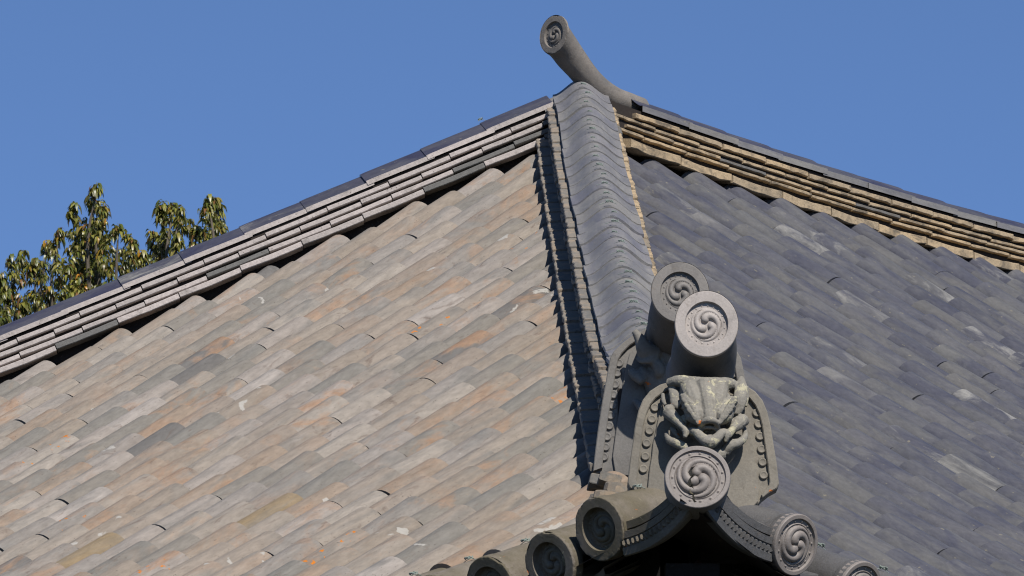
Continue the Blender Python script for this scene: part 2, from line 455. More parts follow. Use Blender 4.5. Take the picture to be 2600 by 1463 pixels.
def ridge(root, crest, lat, length, step, s0, cmat, courses, sides=(1,), ties=True, capmesh=None, smin=-.15, nmin=0):
    """crest: Path of the cap crest line running downhill/outwards; courses: list of (depth below crest fn, half width, thickness, mat, jag, step, phase, bow, drop)"""
    n = int((length-s0)/step)
    for k in range(nmin, n+1):
        a = crest.at(s0+step*k); b = crest.at(s0+step*(k-1)-.03)
        if not seen((a+b)/2, 900): continue
        M = frame(a, b-a, (0, 0, 1)); M = M @ Matrix.Translation((0, random.uniform(-.004, .004), -.072-.003+random.uniform(-.002, .002))) @ Matrix.Rotation(random.uniform(-.012, .012), 4, 'Z')
        sx = (b-a).length/.335
        link('cap_tile', capmesh, root, M @ Matrix.Diagonal((sx, 1, 1, 1)))
        if ties and (lat is not None or random.random() < .35): link('copper_tie', TIE, root, M @ Matrix.Translation((.012, random.uniform(-.01, .01), .088)) @ Matrix.Rotation(random.uniform(-.7, .7), 4, 'Z') @ Matrix.Scale(random.uniform(.5, .85), 4))
    for ci, (dep, w, th, mats, jag, st, ph, bow, drop) in enumerate(courses):
        shared = [MB() for _ in range(4)]; mes = {}
        for sd in sides:
            mat = mats if not isinstance(mats, dict) else mats[sd]
            for v in range(4):
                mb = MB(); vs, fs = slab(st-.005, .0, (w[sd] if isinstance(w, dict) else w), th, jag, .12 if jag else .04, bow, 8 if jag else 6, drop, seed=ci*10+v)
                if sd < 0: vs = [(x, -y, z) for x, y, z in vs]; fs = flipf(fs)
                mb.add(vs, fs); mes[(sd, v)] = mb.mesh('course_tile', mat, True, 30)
            s = s0-st*ph; k = 0
            while s > .0: s -= st
            while s < length:
                a = crest.at(s+st); b = crest.at(s); c = (a+b)/2
                se = min(s+st, length-.005)
                if s > smin and seen(c, 900) and se-s > .05:
                    a = crest.at(se)
                    da = Vector((0, 0, dep(se))); db = Vector((0, 0, dep(s)))
                    A = a-da; B = b-db
                    M = frame(A, B-A, (0, 0, 1)) @ Matrix.Rotation(random.uniform(.010, .026), 4, 'Y') @ Matrix.Translation((.0, random.uniform(-.003, .003), random.uniform(-.002, .002)))
                    link('course_tile', mes[(sd, (k*7+ci) % 4)], root, M @ Matrix.Diagonal(((se-s)/st, 1, 1, 1)))
                s += st; k += 1
        core = MB()
    # dark mortar bed core
def core(root, crest, length, halfw, top, bot, mat):
    rings = []
    for i in range(41):
        s = length*i/40; p = crest.at(s); q = crest.at(s+.05); t = (q-p).normalized(); l = t.cross(Vector((0, 0, 1))).normalized()
        tz, bz = top(s), bot(s)
        rings.append([p+l*halfw-Vector((0, 0, tz)), p+l*halfw-Vector((0, 0, bz)), p-l*halfw-Vector((0, 0, bz)), p-l*halfw-Vector((0, 0, tz))])
    m = MB(); vs, fs = ring(rings, True, True, True); m.add(vs, fs); link('ridge_core', m.mesh('ridge_core', mat, False), root)

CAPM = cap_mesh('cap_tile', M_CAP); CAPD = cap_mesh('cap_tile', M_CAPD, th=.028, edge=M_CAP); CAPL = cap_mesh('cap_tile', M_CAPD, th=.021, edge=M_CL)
# near hip: from the apex down towards the corner
def rise(t): return .10*smooth((2.7-t)/1.5)
nh = Path(lambda t: (t, t, H(t)+HC+rise(t)), T, 1.22)
def tt_of(path_len):   # plan coordinate from arc length on near hip
    return nh.at(path_len).x
def dep_at(f):  # f=0 first course under cap ... 1 bottom course
    def g(s):
        t = tt_of(s); full = HC+rise(t)-.015
        return .098+(full-.098-.055)*f
    return g
hipA = sub('hip_ridge', label='ridge of grey clay caps running down to the corner, each cap fastened by green copper wire')
crsA = [(dep_at(0), {1: .165, -1: .150}, .022, {1: M_CG, -1: M_CY}, .004, .30, .5, .0, .004),
        (dep_at(.34), {1: .150, -1: .154}, .020, {1: M_CG, -1: M_CY}, .008, .27, .2, .0, .004),
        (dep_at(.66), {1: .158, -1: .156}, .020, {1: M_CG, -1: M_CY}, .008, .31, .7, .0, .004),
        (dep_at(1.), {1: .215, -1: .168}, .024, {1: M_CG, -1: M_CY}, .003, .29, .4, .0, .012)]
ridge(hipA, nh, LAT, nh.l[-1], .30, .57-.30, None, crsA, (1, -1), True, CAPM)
core(hipA, nh, nh.l[-1], .125, lambda s: .10, lambda s: HC+.05+rise(tt_of(s)), M_WOOD)
# far (left) hip
lh = Path(lambda t: (t, 2*T-t, H(t)+HC+.003), T, 0)
hipB = sub('hip_ridge', label='ridge falling to the left, dark cap tiles over four pale weathered courses')
def dB(f): return lambda s: .113+.118*f
crsB = [(dB(0), .140, .021, M_CL, 0, .306, .5, .002, .004), (dB(.33), .148, .021, M_CL, 0, .303, .02, .002, .004),
        (dB(.67), .158, .021, M_CL, 0, .306, .55, .002, .004), (dB(1.), .188, .026, M_CL, 0, .303, .05, .003, .006)]
ridge(hipB, lh, None, min(lh.l[-1], 6.), .302, .214, None, crsB, (-1,), True, CAPL, nmin=1)
a_ = lh.at(.235); b_ = lh.at(.0)
link('cap_tile', CAPM, hipB, frame(a_, b_-a_, (0, 0, 1)) @ Matrix.Translation((0, 0, -.098)) @ Matrix.Diagonal(((b_-a_).length/.335, 1, 1, 1)))
core(hipB, lh, min(lh.l[-1], 6.), .115, lambda s: .10, lambda s: .31, M_WOOD)
# main ridge to the right
mr = Path(lambda u: (T+u, T, H(T)+HC-.0517*u+.0116*u*u if u < 4.5 else H(T)+HC-.0517*4.5+.0116*4.5**2+.0527*(u-4.5)), -.1, 9)
main = sub('main_ridge', label='main ridge to the right with ochre stained courses under smoked cap tiles')
def dM(z): return lambda s: z
crsM = [(dM(.112), .138, .024, M_CY, .002, .30, .3, .0, .006), (dM(.152), .128, .016, M_CY, .002, .30, .8, .0, .004),
        (dM(.184), .134, .015, M_CY, .002, .32, .45, .0, .004), (dM(.216), .140, .015, M_CY, .002, .29, .1, .0, .004),
        (dM(.246), .220, .040, M_CY, .003, .345, .6, .008, .046)]
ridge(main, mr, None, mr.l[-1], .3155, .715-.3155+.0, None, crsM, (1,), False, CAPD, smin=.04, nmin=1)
core(main, mr, mr.l[-1], .115, lambda s: .10, lambda s: .36, M_WOOD)

# ------------------------------------------------------------------ crest discs (three commas in a ring of beads)
def crest_height(style):
    """returns f(x,z) for unit disc (radius 1), height in disc radii"""
    com = []
    for k in range(3):
        a0 = math.radians(75+120*k)
        pts = []
        if style == 'bold':
            r0, r1, span, w0, w1 = .16, .66, 235, .155, .02
        else:
            r0, r1, span, w0, w1 = .17, .50, 225, .115, .012
        N = 90
        for i in range(N+1):
            f = i/N; th = a0+math.radians(span)*f; r = r0+(r1-r0)*f**.62
            w = (w0*(1-f)**.75+w1)
            pts.append((r*math.cos(th), r*math.sin(th), w))
        com.append(pts)
    nb, rb, bs = (19, .575, .028) if style != 'bold' else (15, .77, .034)
    rin = .665 if style != 'bold' else .845
    def f(x, z):
        r = math.hypot(x, z)
        if r > rin+.015: return 0.
        base = -.13 if style != 'deep' else -.25
        if style == 'bold': base = -.075
        if r > rin: return base*(1-(r-rin)/.015)
        h = 0.
        for pts in com:
            for (a, b, w) in pts:
                d2 = (x-a)**2+(z-b)**2
                if d2 < w*w: h = max(h, math.sqrt(w*w-d2)*1.0)
        rr = .66 if style == 'bold' else .485
        h = max(h, .035*max(0, 1-abs(r-(rb-.085))/.02))
        th = math.atan2(z, x); ka = round(th/(2*math.pi)*nb)/nb*2*math.pi
        d = math.hypot(x-rb*math.cos(ka), z-rb*math.sin(ka))
        if d < bs: h = max(h, math.sqrt(bs*bs-d*d)*1.3)
        return base+h
    return f
DG = {}
def disc_face(style, R, sz=1., chip=0., seed=1):
    """face in the YZ plane looking towards -X; returns verts, faces"""
    f = crest_height(style if style != 'eaveL' else 'deep')
    if style == 'eaveL': pass
    nr, na = 60, 192; fs = []
    key = (style, nr, na)
    if key not in DG: DG[key] = [f(0, 0)]+[f(i/nr*math.cos(2*math.pi*j/na), i/nr*math.sin(2*math.pi*j/na)) for i in range(1, nr+1) for j in range(na)]
    hg = DG[key]; vs = [(-R*hg[0], 0, 0)]
    ch = [1-(chip*(max(0, noise.noise(Vector((math.cos(6.283*j/na)*2.2+seed, math.sin(6.283*j/na)*2.2, 0))))+.25*max(0, noise.noise(Vector((math.cos(6.283*j/na)*9+seed, math.sin(6.283*j/na)*9, 0))))) if chip else 0) for j in range(na)]
    for i in range(1, nr+1):
        u = i/nr
        for j in range(na):
            th = 2*math.pi*j/na; x, z = u*math.cos(th), u*math.sin(th); g = ch[j] if u > .93 else 1
            vs.append((-R*hg[1+(i-1)*na+j]+(R*.02 if i == nr else 0)+((1-ch[j])*R*.25 if u > .93 else 0), R*x*g, R*z*sz*g))
    for j in range(na): fs.append((0, 1+(j+1) % na, 1+j))
    for i in range(nr-1):
        for j in range(na):
            a = 1+i*na+j; b = 1+i*na+(j+1) % na; fs.append((a, b, b+na, a+na))
    return vs, fs
def disc_mesh(name, style, R, mat, depth=.03, sz=1., chip=0., seed=1):
    m = MB(); vs, fs = disc_face(style, R, sz, chip, seed); m.add(vs, fs)
    na = 192
    edge = [Vector(v) for v in vs[-na:]]
    r1 = [Vector((max(v.x, 0)+.003, v.y*1.01, v.z*1.01)) for v in edge]; r2 = [Vector((depth, v.y*1.01/ max(1e-6, 1), v.z*1.01)) for v in edge]
    v2, f2 = ring([edge, r1, r2], True, False, True); m.add(v2, f2)
    bmm = m.mesh(name, mat, True, 55)
    bm = bmesh.new(); bm.from_mesh(bmm); bmesh.ops.remove_doubles(bm, verts=bm.verts, dist=1e-5); bmesh.ops.recalc_face_normals(bm, faces=bm.faces); bm.to_mesh(bmm); bm.free()
    return bmm

# ------------------------------------------------------------------ eave tiles
def eave_body(name, mat, R, L=.34):
    """collar round the disc then half pipe running back along +X; wall thickness shown below"""
    n = 24; m = MB()
    def half(x, r, zc=0, th=0): return [Vector((x, -r*math.cos(math.pi*k/n), zc+r*math.sin(math.pi*k/n))) for k in range(n+1)]
    full = lambda x, r: [Vector((x, r*math.cos(2*math.pi*k/32), r*math.sin(2*math.pi*k/32))) for k in range(32)]
    m.add(*ring([full(.006, R*.99), full(.012, R*1.0), full(.045, R*.995), full(.05, R*.96)], True, False, True))
    zt = .0
    prof = [(.04, R*.985, 0), (.07, R*.93, .004), (.11, R*.86, .012), (.16, R*.82, .017), (.24, .079, .018), (L, .077, .018)]
    outer = [half(x, r, z) for x, r, z in prof]; inner = [half(x, r-.014, z) for x, r, z in prof]
    vs, fs = ring(outer, False); m.add(vs, flipf(fs)); vs, fs = ring(inner, False); m.add(vs, fs)
    for idx in (0, n):   # lower edges of the half pipe
        a = [o[idx] for o in outer]; b = [o[idx] for o in inner]; vs = a+b; k = len(a)
        m.add(vs, [(i, i+1, k+i+1, k+i) for i in range(k-1)])
    me = m.mesh(name, mat, True, 45)
    return me
def nokihira(name, mat, w, sag, curve=None, dp=.28):
    """hanging eave pan tile between two round tiles: width w along Y, sagging; front face at x=0 towards -X; ornament of little ribs"""
    m = MB(); n = 20
    def zc(v): return curve(v) if curve else sag*((2*v-1)**2)
    rows = [(.0, .030), (.0, .010), (.004, .008), (.004, -.016), (.0, -.018), (.0, -.040), (.006, -.044), (.05, -.040), (.05, .026), (dp, .026+dp*.05)]
    rings = []
    for (x, z) in rows: rings.append([Vector((x, (v/n-.5)*w, zc(v/n)+z)) for v in range(n+1)])
    vs, fs = ring(rings, False); m.add(vs, flipf(fs))
    top = [Vector((0, (v/n-.5)*w, zc(v/n)+.030)) for v in range(n+1)]; bk = [Vector((dp, (v/n-.5)*w, zc(v/n)+.03+dp*.1)) for v in range(n+1)]
    vs, fs = ring([top, bk], False); m.add(vs, fs)
    k = 17
    for i in range(k):
        v = (i+.5)/k; y = (v-.5)*w; z = zc(v); dy = w/k*.28
        a = 1 if i % 2 else .4
        m.add([(.004, y-dy, z+.007), (.004, y+dy, z+.007), (.004, y-dy, z-.015), (.004, y+dy, z-.015), (-.006, y, z+.002*a), (-.006, y, z-.008)],
              [(0, 4, 1), (0, 2, 5, 4), (1, 4, 5, 3), (2, 3, 5)])
    # edge of the pan tile lying above it
    r2 = []
    for (x, z) in ((.03, .034), (.012, .036), (.012, .058), (.03, .060), (dp, .06+dp*.13)):
        r2.append([Vector((x, (v/n-.5)*w, zc(v/n)+z)) for v in range(n+1)])
    vs, fs = ring(r2, False); m.add(vs, flipf(fs))
    me = m.mesh(name, mat, True, 30)
    bm = bmesh.new(); bm.from_mesh(me); bmesh.ops.recalc_face_normals(bm, faces=bm.faces); bm.to_mesh(me); bm.free()
    return me

NAIL = TIE
def eave(side, ks):
    left = side == 'L'; R = .098 if left else .094
    body = eave_body('eave_tile', M_EL if left else M_ER, R)
    discs = [disc_mesh('crest_disc', 'deep' if left else 'bold', R*.985, M_EL if left else M_DISC, .03, 1.0, .10 if left else .0, 3+i) for i in range(3 if left else 1)]
    nk = None
    for k in ks:
        if left:
            y = .338+RL*k+(.020, -.012)[k] if k < 2 else .338+RL*k; z = SL(XE, y)+(.017 if k == 0 else -.01); z1 = SL(XE+.3, y)+(.017 if k == 0 else -.01); o = Vector((XE, y, z+.01)); d = Vector((.3, 0, z1-z))
        else:
            x = .472+(.29 if k else 0)*1+RRW*max(k-1, 0); z = SR(x, YE)+(.060 if k == 0 else .018); z1 = SR(x, YE+.3)+(.060 if k == 0 else .018); o = Vector((x, YE, z+.005)); d = Vector((0, .3, z1-z))
        if not seen(o, 1100): continue
        d.z *= .82
        M = frame(o, d, (0, 0, 1))
        e = link('eave_tile', body, hall, HINV @ M)
        fl = Matrix.Rotation(math.radians(random.uniform(-30, 30)), 4, 'X')
        link('crest_disc', discs[k % len(discs)], e, fl)
        link('copper_tie', NAIL, e, Matrix.Translation((.21, 0, .096)) @ Matrix.Scale(.85, 4))
        # hanging pan tile to the side away from the corner
        if left: mid = Vector((XE+.10, y+RL/2, SL(XE, y+RL/2)-.115)); Mn = frame(mid, Vector((1, 0, .38)), (0, 0, 1)); w = RL-.12
        else: mid = Vector((x+RRW/2, YE+.075, SR(x+RRW/2, YE)-.085)); Mn = frame(mid, Vector((0, 1, .38)), (0, 0, 1)); w = RRW-.10
        link('hanging_eave_tile', nokihira('hanging_eave_tile', M_EL if left else M_ER, w, .02), hall, HINV @ Mn)
eave('L', range(0, 9)); eave('R', range(0, 9))
# the two corner pan tiles beside the corner disc
for s in (1, -1):
    if s > 0: o = Vector((.05, .125, .123)); dx = Vector((1, 0, .30)); cv = lambda v: .115*(1-v)**2.2
    else: o = Vector((.235, -.02, .113)); dx = Vector((0, 1, .30)); cv = lambda v: .105*v**1.9
    link('hanging_eave_tile', nokihira('hanging_eave_tile', M_EL if s > 0 else M_ER, .32, 0, cv, .09), hall, HINV @ frame(o, dx, (0, 0, 1)))
    mc = MB(); vs, fs = ellip((0, 0, 0), (.085, .03, .014), 16, 8); vs = [v+Vector((0, noise.noise(v*25)*.008, noise.noise(v*45+Vector((3, 1, 2)))*.010)) for v in vs]; mc.add(vs, fs)
    po, la = (Vector((.12, .15, .195)), Vector((0, 1, -.35))) if s > 0 else (Vector((.225, .03, .20)), Vector((1, 0, -.42)))
    link('mortar_lump', mc.mesh('mortar_lump', M_MORT), hall, HINV @ frame(po, la, (0, 0, 1)))

# ------------------------------------------------------------------ frames facing down the hip
def hipM(d, lat, z):    # local X = right as seen from the corner, Y = back along the hip, Z up
    o = Vector((d*R2, d*R2, z))+LAT*lat
    M = Matrix((Vector((R2, -R2, 0)), Vector((R2, R2, 0)), Vector((0, 0, 1)))).transposed().to_4x4(); M.translation = o
    return M
def discM(d, lat, z, tilt=0.):   # disc face looking down the hip, tilted up by tilt degrees
    o = Vector((d*R2, d*R2, z))+LAT*lat; t = math.radians(tilt)
    return frame(o, Vector((R2*math.cos(t), R2*math.cos(t), -math.sin(t))), (0, 0, 1))

# corner round tile
ct = MB(); n = 40
prof = [(.004, .098), (.012, .0985), (.075, .096), (.10, .094), (.13, .09)]
rings = [[Vector((x, r*math.cos(2*math.pi*k/n), r*math.sin(2*math.pi*k/n))) for k in range(n)] for x, r in prof]
ct.add(*ring(rings, True, False, True))
me = ct.mesh('corner_round_tile', M_TORI2, True, 50)
cc = link('corner_round_tile', me, hall, HINV @ discM(.0, -.053, .268, 5))
link('crest_disc', disc_mesh('crest_disc', 'bold', .097, M_DISC, .02), cc, Matrix.Identity(4))

# projecting round tiles (tube with upright oval end face)
def tori(name, mat, disc_mat, R, pts, face_tilt=0., sz=1.08, base_flare=1.15, style='fine', chip=0.):
    """pts in the vertical plane: (back distance y, z) from the face centre backwards"""
    sp = spline([(p[0], 0, p[1]) for p in pts], 8); n = 36; rings = []
    for i, p in enumerate(sp):
        f = i/(len(sp)-1)
        t = (sp[min(i+1, len(sp)-1)]-sp[max(i-1, 0)]).normalized()
        # cross sections turn gradually from upright to perpendicular
        nrm = Vector((1, 0, 0)).lerp(t, smooth(f*2.2)).normalized(); zz = nrm.cross(Vector((0, -1, 0))).normalized()
        if zz.z < 0: zz = -zz
        r = R*(1.0 if f < .02 else (.90+.10*math.exp(-f*16)) * (1+(base_flare-1)*smooth(f*2.0)))
        s = sz+(1-sz)*smooth(f*2)
        def wob(k): return 1+(chip*.5*noise.noise(Vector((math.cos(2*math.pi*k/n)*1.6, math.sin(2*math.pi*k/n)*1.6, f*6))) if chip and i else 0)
        rings.append([p+Vector((0, r*wob(k)*math.cos(2*math.pi*k/n), 0))+zz*(r*wob(k)*s*math.sin(2*math.pi*k/n)) for k in range(n)])
    m = MB(); m.add(*ring(rings, True, False, True)); me = m.mesh(name, mat, True, 60)
    dm = disc_mesh('crest_disc', style, R*.992, disc_mat, .012, sz, chip, 5)
    return me, dm
TP = [(0, 0), (.07, -.020), (.15, -.042), (.25, -.055), (.38, -.05), (.60, .0)]
me1, dm1 = tori('projecting_round_tile', M_TUBE, M_TORI, .0965, TP)
t1 = link('projecting_round_tile', me1, hall, HINV @ discM(.30, -.097, .817), label='nearest projecting round tile, pale and brown stained')
link('crest_disc', dm1, t1, Matrix.Identity(4))
me2, dm2 = tori('projecting_round_tile', M_TUBE, M_TORI2, .0935, TP)
t2 = link('projecting_round_tile', me2, hall, HINV @ discM(1.42, -.065, 1.222), label='darker projecting round tile behind the nearest one')
link('crest_disc', dm2, t2, Matrix.Identity(4))
TP3 = [(0, 0), (.06, -.040), (.15, -.108), (.27, -.182), (.40, -.222), (.50, -.232), (.58, -.236)]
me3, dm3 = tori('projecting_round_tile', M_TORI3, M_TORI3, .088, TP3, 0, 1.05, .74, 'fine', .10)
t3 = link('projecting_round_tile', me3, hall, HINV @ frame((T-.19, T, H(T)+.49), (1, 0, 0), (0, 0, 1)), label='chipped projecting round tile at the roof peak')
link('crest_disc', dm3, t3, Matrix.Identity(4))

# ------------------------------------------------------------------ demon ornaments
def voxel(o, size, smooth_it=3):
    r = o.modifiers.new('remesh', 'REMESH'); r.mode = 'VOXEL'; r.voxel_size = size; r.use_smooth_shade = True
    if smooth_it:
        s = o.modifiers.new('smooth', 'SMOOTH'); s.iterations = smooth_it; s.factor = .5
def prism(m, poly, y0, y1, bev=.003):
    """outline (x,z) extruded from y0 (front) to y1 (back) with a small front bevel"""
    n = len(poly); c = sum((Vector(p) for p in poly), Vector((0, 0)))/n; ins = []
    for i in range(n):
        a, b, d = Vector(poly[i-1]), Vector(poly[i]), Vector(poly[(i+1) % n]); e1, e2 = (b-a).normalized(), (d-b).normalized()
        nn = Vector((-e1.y-e2.y, e1.x+e2.x)); nn = nn.normalized() if nn.length > 1e-5 else Vector((-e1.y, e1.x)); ins.append((b, nn))
    area = sum(poly[i-1][0]*poly[i][1]-poly[i][0]*poly[i-1][1] for i in range(n)); sg = 1 if area > 0 else -1
    vs, fs = ring([[Vector((p[0], y1, p[1])) for p in poly], [Vector((p[0], y0+bev, p[1])) for p in poly], [Vector((q.x+nn.x*bev*sg, y0, q.y+nn.y*bev*sg)) for q, nn in ins]], True, True, True)
    m.add(vs, fs)
def plate(outl, panel, strip_in, i0, th, mat, name):
    """body plate with a raised outer rim and a raised middle panel; the channel between them carries the beads"""
    m = MB(); mir = lambda L: [(-x, z) for x, z in reversed(L)]
    prism(m, outl+mir(outl[1:-1] if abs(outl[0][0]) < 1e-6 else outl)[0:], .012, th, .002)
    prism(m, panel+mir(panel[1:-1])[0:], .001, .02, .002)
    so = outl[i0:i0+len(strip_in)]
    L = so+list(reversed(strip_in)); prism(m, L, -.002, .02, .003); prism(m, [(-x, z) for x, z in reversed(L)], -.002, .02, .003)
    me = m.mesh(name, mat, False)
    bm = bmesh.new(); bm.from_mesh(me); bmesh.ops.recalc_face_normals(bm, faces=bm.faces); bmesh.ops.triangulate(bm, faces=[f for f in bm.faces if len(f.verts) > 4]); bm.to_mesh(me); bm.free()
    return me
def bead_mesh(r, mat):
    m = MB(); n = 20; prof = [(r*1.22, .0), (r*1.20, -.0015), (r*1.08, -.0012), (r*1.02, -.0045), (r*.9, -.0068), (r*.74, -.0070), (r*.6, -.0056), (r*.3, -.0052)]
    rings = [[Vector((rr*math.cos(2*math.pi*k/n), y, rr*math.sin(2*math.pi*k/n))) for k in range(n)] for rr, y in prof]
    m.add(*ring(rings, True, False, True)); me = m.mesh('bead', mat, True, 60)
    bm = bmesh.new(); bm.from_mesh(me); bmesh.ops.recalc_face_normals(bm, faces=bm.faces); bm.to_mesh(me); bm.free(); return me

# front ornament; crop units -> metres: 3068 px/m in x, 2988 px/m in z, centre 772, z=0 at y=1300
def cx(x, y, dep=0.):
    dep *= 1.25; return ((x-772)/3068, -dep, (1300-y)/2988-dep*.24)
def fx(pts, dep):    # list of (x,y[,dep])
    return [cx(p[0], p[1], p[2] if len(p) > 2 else dep) for p in pts]
out1 = [(0, .03), (-.075, .005), (-.092, -.02), (-.115, -.037), (-.135, -.036), (-.155, -.025), (-.178, .0), (-.20, .018), (-.222, .030), (-.2285, .045),
        (-.222, .11), (-.213, .17), (-.205, .225), (-.195, .27), (-.181, .305), (-.160, .332), (-.13, .352), (-.09, .364), (0, .368)]
pan1 = [(0, .028), (-.072, .005), (-.088, -.020), (-.112, -.035), (-.133, -.034), (-.152, -.024), (-.165, -.010), (-.168, .03), (-.162, .091), (-.155, .130), (-.151, .172), (-.142, .210), (-.135, .247), (-.126, .283), (-.105, .318), (0, .335)]
str1 = [(-.174, .010), (-.192, .034), (-.197, .040), (-.2, .05), (-.194, .11), (-.186, .17), (-.179, .225), (-.170, .262), (-.159, .288), (-.142, .310), (-.118, .328), (-.085, .345)]
oM = hipM(.40, -.088, .30)
oni1 = link('demon_face_tile', plate(out1, pan1, str1, 6, .055, M_ON, 'demon_face_tile'), hall, HINV @ oM,
            label='front demon face ridge end tile with six beads down each side')
bm1 = bead_mesh(.0128, M_ON)
for (x, y) in [(328, 455), (300, 562), (277, 672), (250, 787), (237, 910), (218, 1027), (1276, 500), (1292, 605), (1303, 718), (1316, 838), (1324, 960), (1332, 1080)]:
    p = cx(x, y); link('bead', bm1, oni1, Matrix.Translation((p[0], .012, p[2])))
face = MB()
def T_(pts, rad, flat=None, n=12, dep=.0):
    sp = spline(fx(pts, dep), 5); r = lerp_list(rad, len(sp))
    fl = None
    if flat: fl = [flat]*len(sp)
    face.add(*tube(sp, r, n, fl))
# skull / forehead
face.add(*ellip(cx(770, 380, .02), (.082, .045, .058)))
face.add(*ellip(cx(770, 500, .015), (.045, .040, .032)))
T_([(780, 250, .045), (800, 380, .075), (812, 500, .085), (815, 590, .085)], [.030, .026, .022, .024])
T_([(640, 270, .035), (690, 400, .065), (730, 520, .075)], [.030, .032, .026])
T_([(920, 270, .035), (890, 400, .065), (880, 520, .075)], [.030, .032, .026])
face.add(*ellip(cx(812, 425, .050), (.076, .036, .058)))
# bushy brows
face.add(*ellip(cx(680, 505, .074), (.027, .022, .044), rot=-.35)); face.add(*ellip(cx(950, 505, .074), (.027, .022, .044), rot=.35))
T_([(580, 360, .05), (630, 440, .068), (690, 540, .082), (725, 605, .078)], [.010, .022, .030, .016])
T_([(1040, 380, .05), (1000, 450, .068), (945, 540, .082), (910, 600, .078)], [.012, .024, .030, .016])
T_([(560, 345, .05), (600, 380, .055), (650, 420, .06)], [.006, .012, .016])
for sx_, pts in ((1, [(575, 350), (625, 430), (690, 545), (722, 612)]), (-1, [(1050, 370), (1005, 450), (948, 545), (905, 610)])):
    rg_ = random.Random(4)
    for q in range(26):
        f = q/25; i = min(int(f*3), 2); g = f*3-i
        bx_, by_ = pts[i][0]+(pts[i+1][0]-pts[i][0])*g, pts[i][1]+(pts[i+1][1]-pts[i][1])*g
        for side_ in (-1, 1):
            L_ = rg_.uniform(45, 70)*(.5+math.sin(math.pi*min(.95, f+.1)))*.8
            x2, y2 = bx_+side_*L_*.75*sx_*1., by_+L_*(.25 if side_*sx_ > 0 else .55)
            sp_ = spline(fx([(bx_, by_, .098), ((bx_+x2)/2, (by_+y2)/2-6, .104), (x2, y2, .078)], 0), 3)
            face.add(*tube(sp_, lerp_list([.0038, .0048, .0022], len(sp_)), 6))
# nose
T_([(728, 655, .085), (762, 600, .105), (815, 580, .113), (870, 600, .105), (902, 655, .085)], [.006, .010, .012, .010, .006])
face.add(*ellip(cx(815, 625, .080), (.019, .022, .016)))
T_([(742, 690, .080), (775, 655, .092), (815, 648, .097), (855, 655, .092), (888, 690, .080)], [.003, .005, .006, .005, .003])
# upper lip, moustache form
T_([(630, 690, .06), (690, 690, .085), (750, 752, .098), (815, 788, .10), (880, 752, .098), (930, 700, .085), (975, 690, .06)], [.012, .013, .016, .021, .016, .013, .012])
face.add(*ellip(cx(820, 770, .085), (.030, .025, .018)))
# cheek bones ending in fangs
T_([(440, 500, .04), (500, 560, .055), (560, 630, .07), (600, 690, .075), (590, 745, .078)], [.021, .018, .0105, .012, .006])
T_([(1150, 560, .04), (1090, 610, .055), (1030, 670, .07), (985, 720, .078), (962, 785, .078)], [.016, .022, .0115, .014, .006])
face.add(*ellip(cx(450, 500, .035), (.018, .02, .022))); face.add(*ellip(cx(1130, 585, .04), (.022, .02, .018)))
# eyes
face.add(*ellip(cx(598, 585, .052), (.017, .018, .019))); face.add(*ellip(cx(1010, 600, .052), (.017, .018, .019)))
# jaw curls
T_([(425, 700, .03), (455, 765, .04), (530, 800, .05), (600, 840, .055), (640, 880, .05)], [.006, .012, .015, .014, .012])
T_([(1150, 640, .02), (1155, 730, .035), (1090, 790, .05), (1010, 815, .055), (960, 880, .05)], [.006, .010, .014, .018, .016])
T_([(470, 650, .02), (510, 690, .03), (545, 755, .035)], [.005, .010, .005])
T_([(640, 890, .05), (770, 930, .055), (960, 890, .05)], [.018, .025, .018])
# horns / ears
T_([(470, 240, .015), (500, 330, .03), (520, 420, .035), (560, 450, .04)], [.010, .016, .018, .012], (1, .6))
T_([(400, 330, .01), (405, 400, .015), (425, 440, .02)], [.006, .007, .005])
T_([(1130, 170, .02), (1125, 270, .035), (1110, 380, .045), (1085, 480, .045), (1030, 480, .045)], [.007, .020, .022, .016, .012], (1, .55))
T_([(1175, 260, .01), (1170, 360, .015), (1160, 450, .02)], [.008, .010, .007])
T_([(450, 235, .02), (550, 215, .035), (700, 240, .04), (850, 245, .04), (1000, 240, .035), (1080, 250, .02)], [.014, .018, .022, .022, .020, .012])
face.add(*ellip(cx(770, 620, -.0), (.05, .03, .055)))
fo = link('demon_face', face.mesh('demon_face', M_FACE), oni1); voxel(fo, .0023, 1)
dt = bpy.data.textures.new('hair', 'CLOUDS'); dt.noise_scale = .012; dt.noise_depth = 3
dm_ = fo.modifiers.new('d', 'DISPLACE'); dm_.texture = dt; dm_.strength = .0025; dm_.mid_level = .5

# rear ornament: crop 2404 px/m, centre 800
def c2(x, y, dep=0.): return ((x-800)/2404, -dep, (1170-y)/2340-dep*.24)
out2 = [(0, .02), (-.12, -.02), (-.20, -.01), (-.268, .0), (-.262, .06), (-.252, .14), (-.240, .22), (-.228, .29), (-.218, .345), (-.212, .378), (-.20, .40), (-.17, .43), (-.13, .462), (-.09, .482), (0, .50)]
oM2 = hipM(1.72, -.062, .705)
pan2 = [(0, .02), (-.12, -.018), (-.196, -.008), (-.205, .05), (-.196, .12), (-.184, .20), (-.172, .28), (-.160, .35), (-.148, .395), (-.11, .43), (0, .47)]
str2 = [(-.238, .010), (-.234, .06), (-.224, .14), (-.212, .22), (-.200, .29), (-.191, .345), (-.185, .372), (-.174, .392), (-.15, .418), (-.115, .442)]
oni2 = link('demon_face_tile', plate(out2, pan2, str2, 3, .06, M_ON2, 'demon_face_tile'), hall, HINV @ oM2,
            label='rear demon face ridge end tile with ten beads, half hidden by the front one')
bm2 = bead_mesh(.0135, M_ON2)
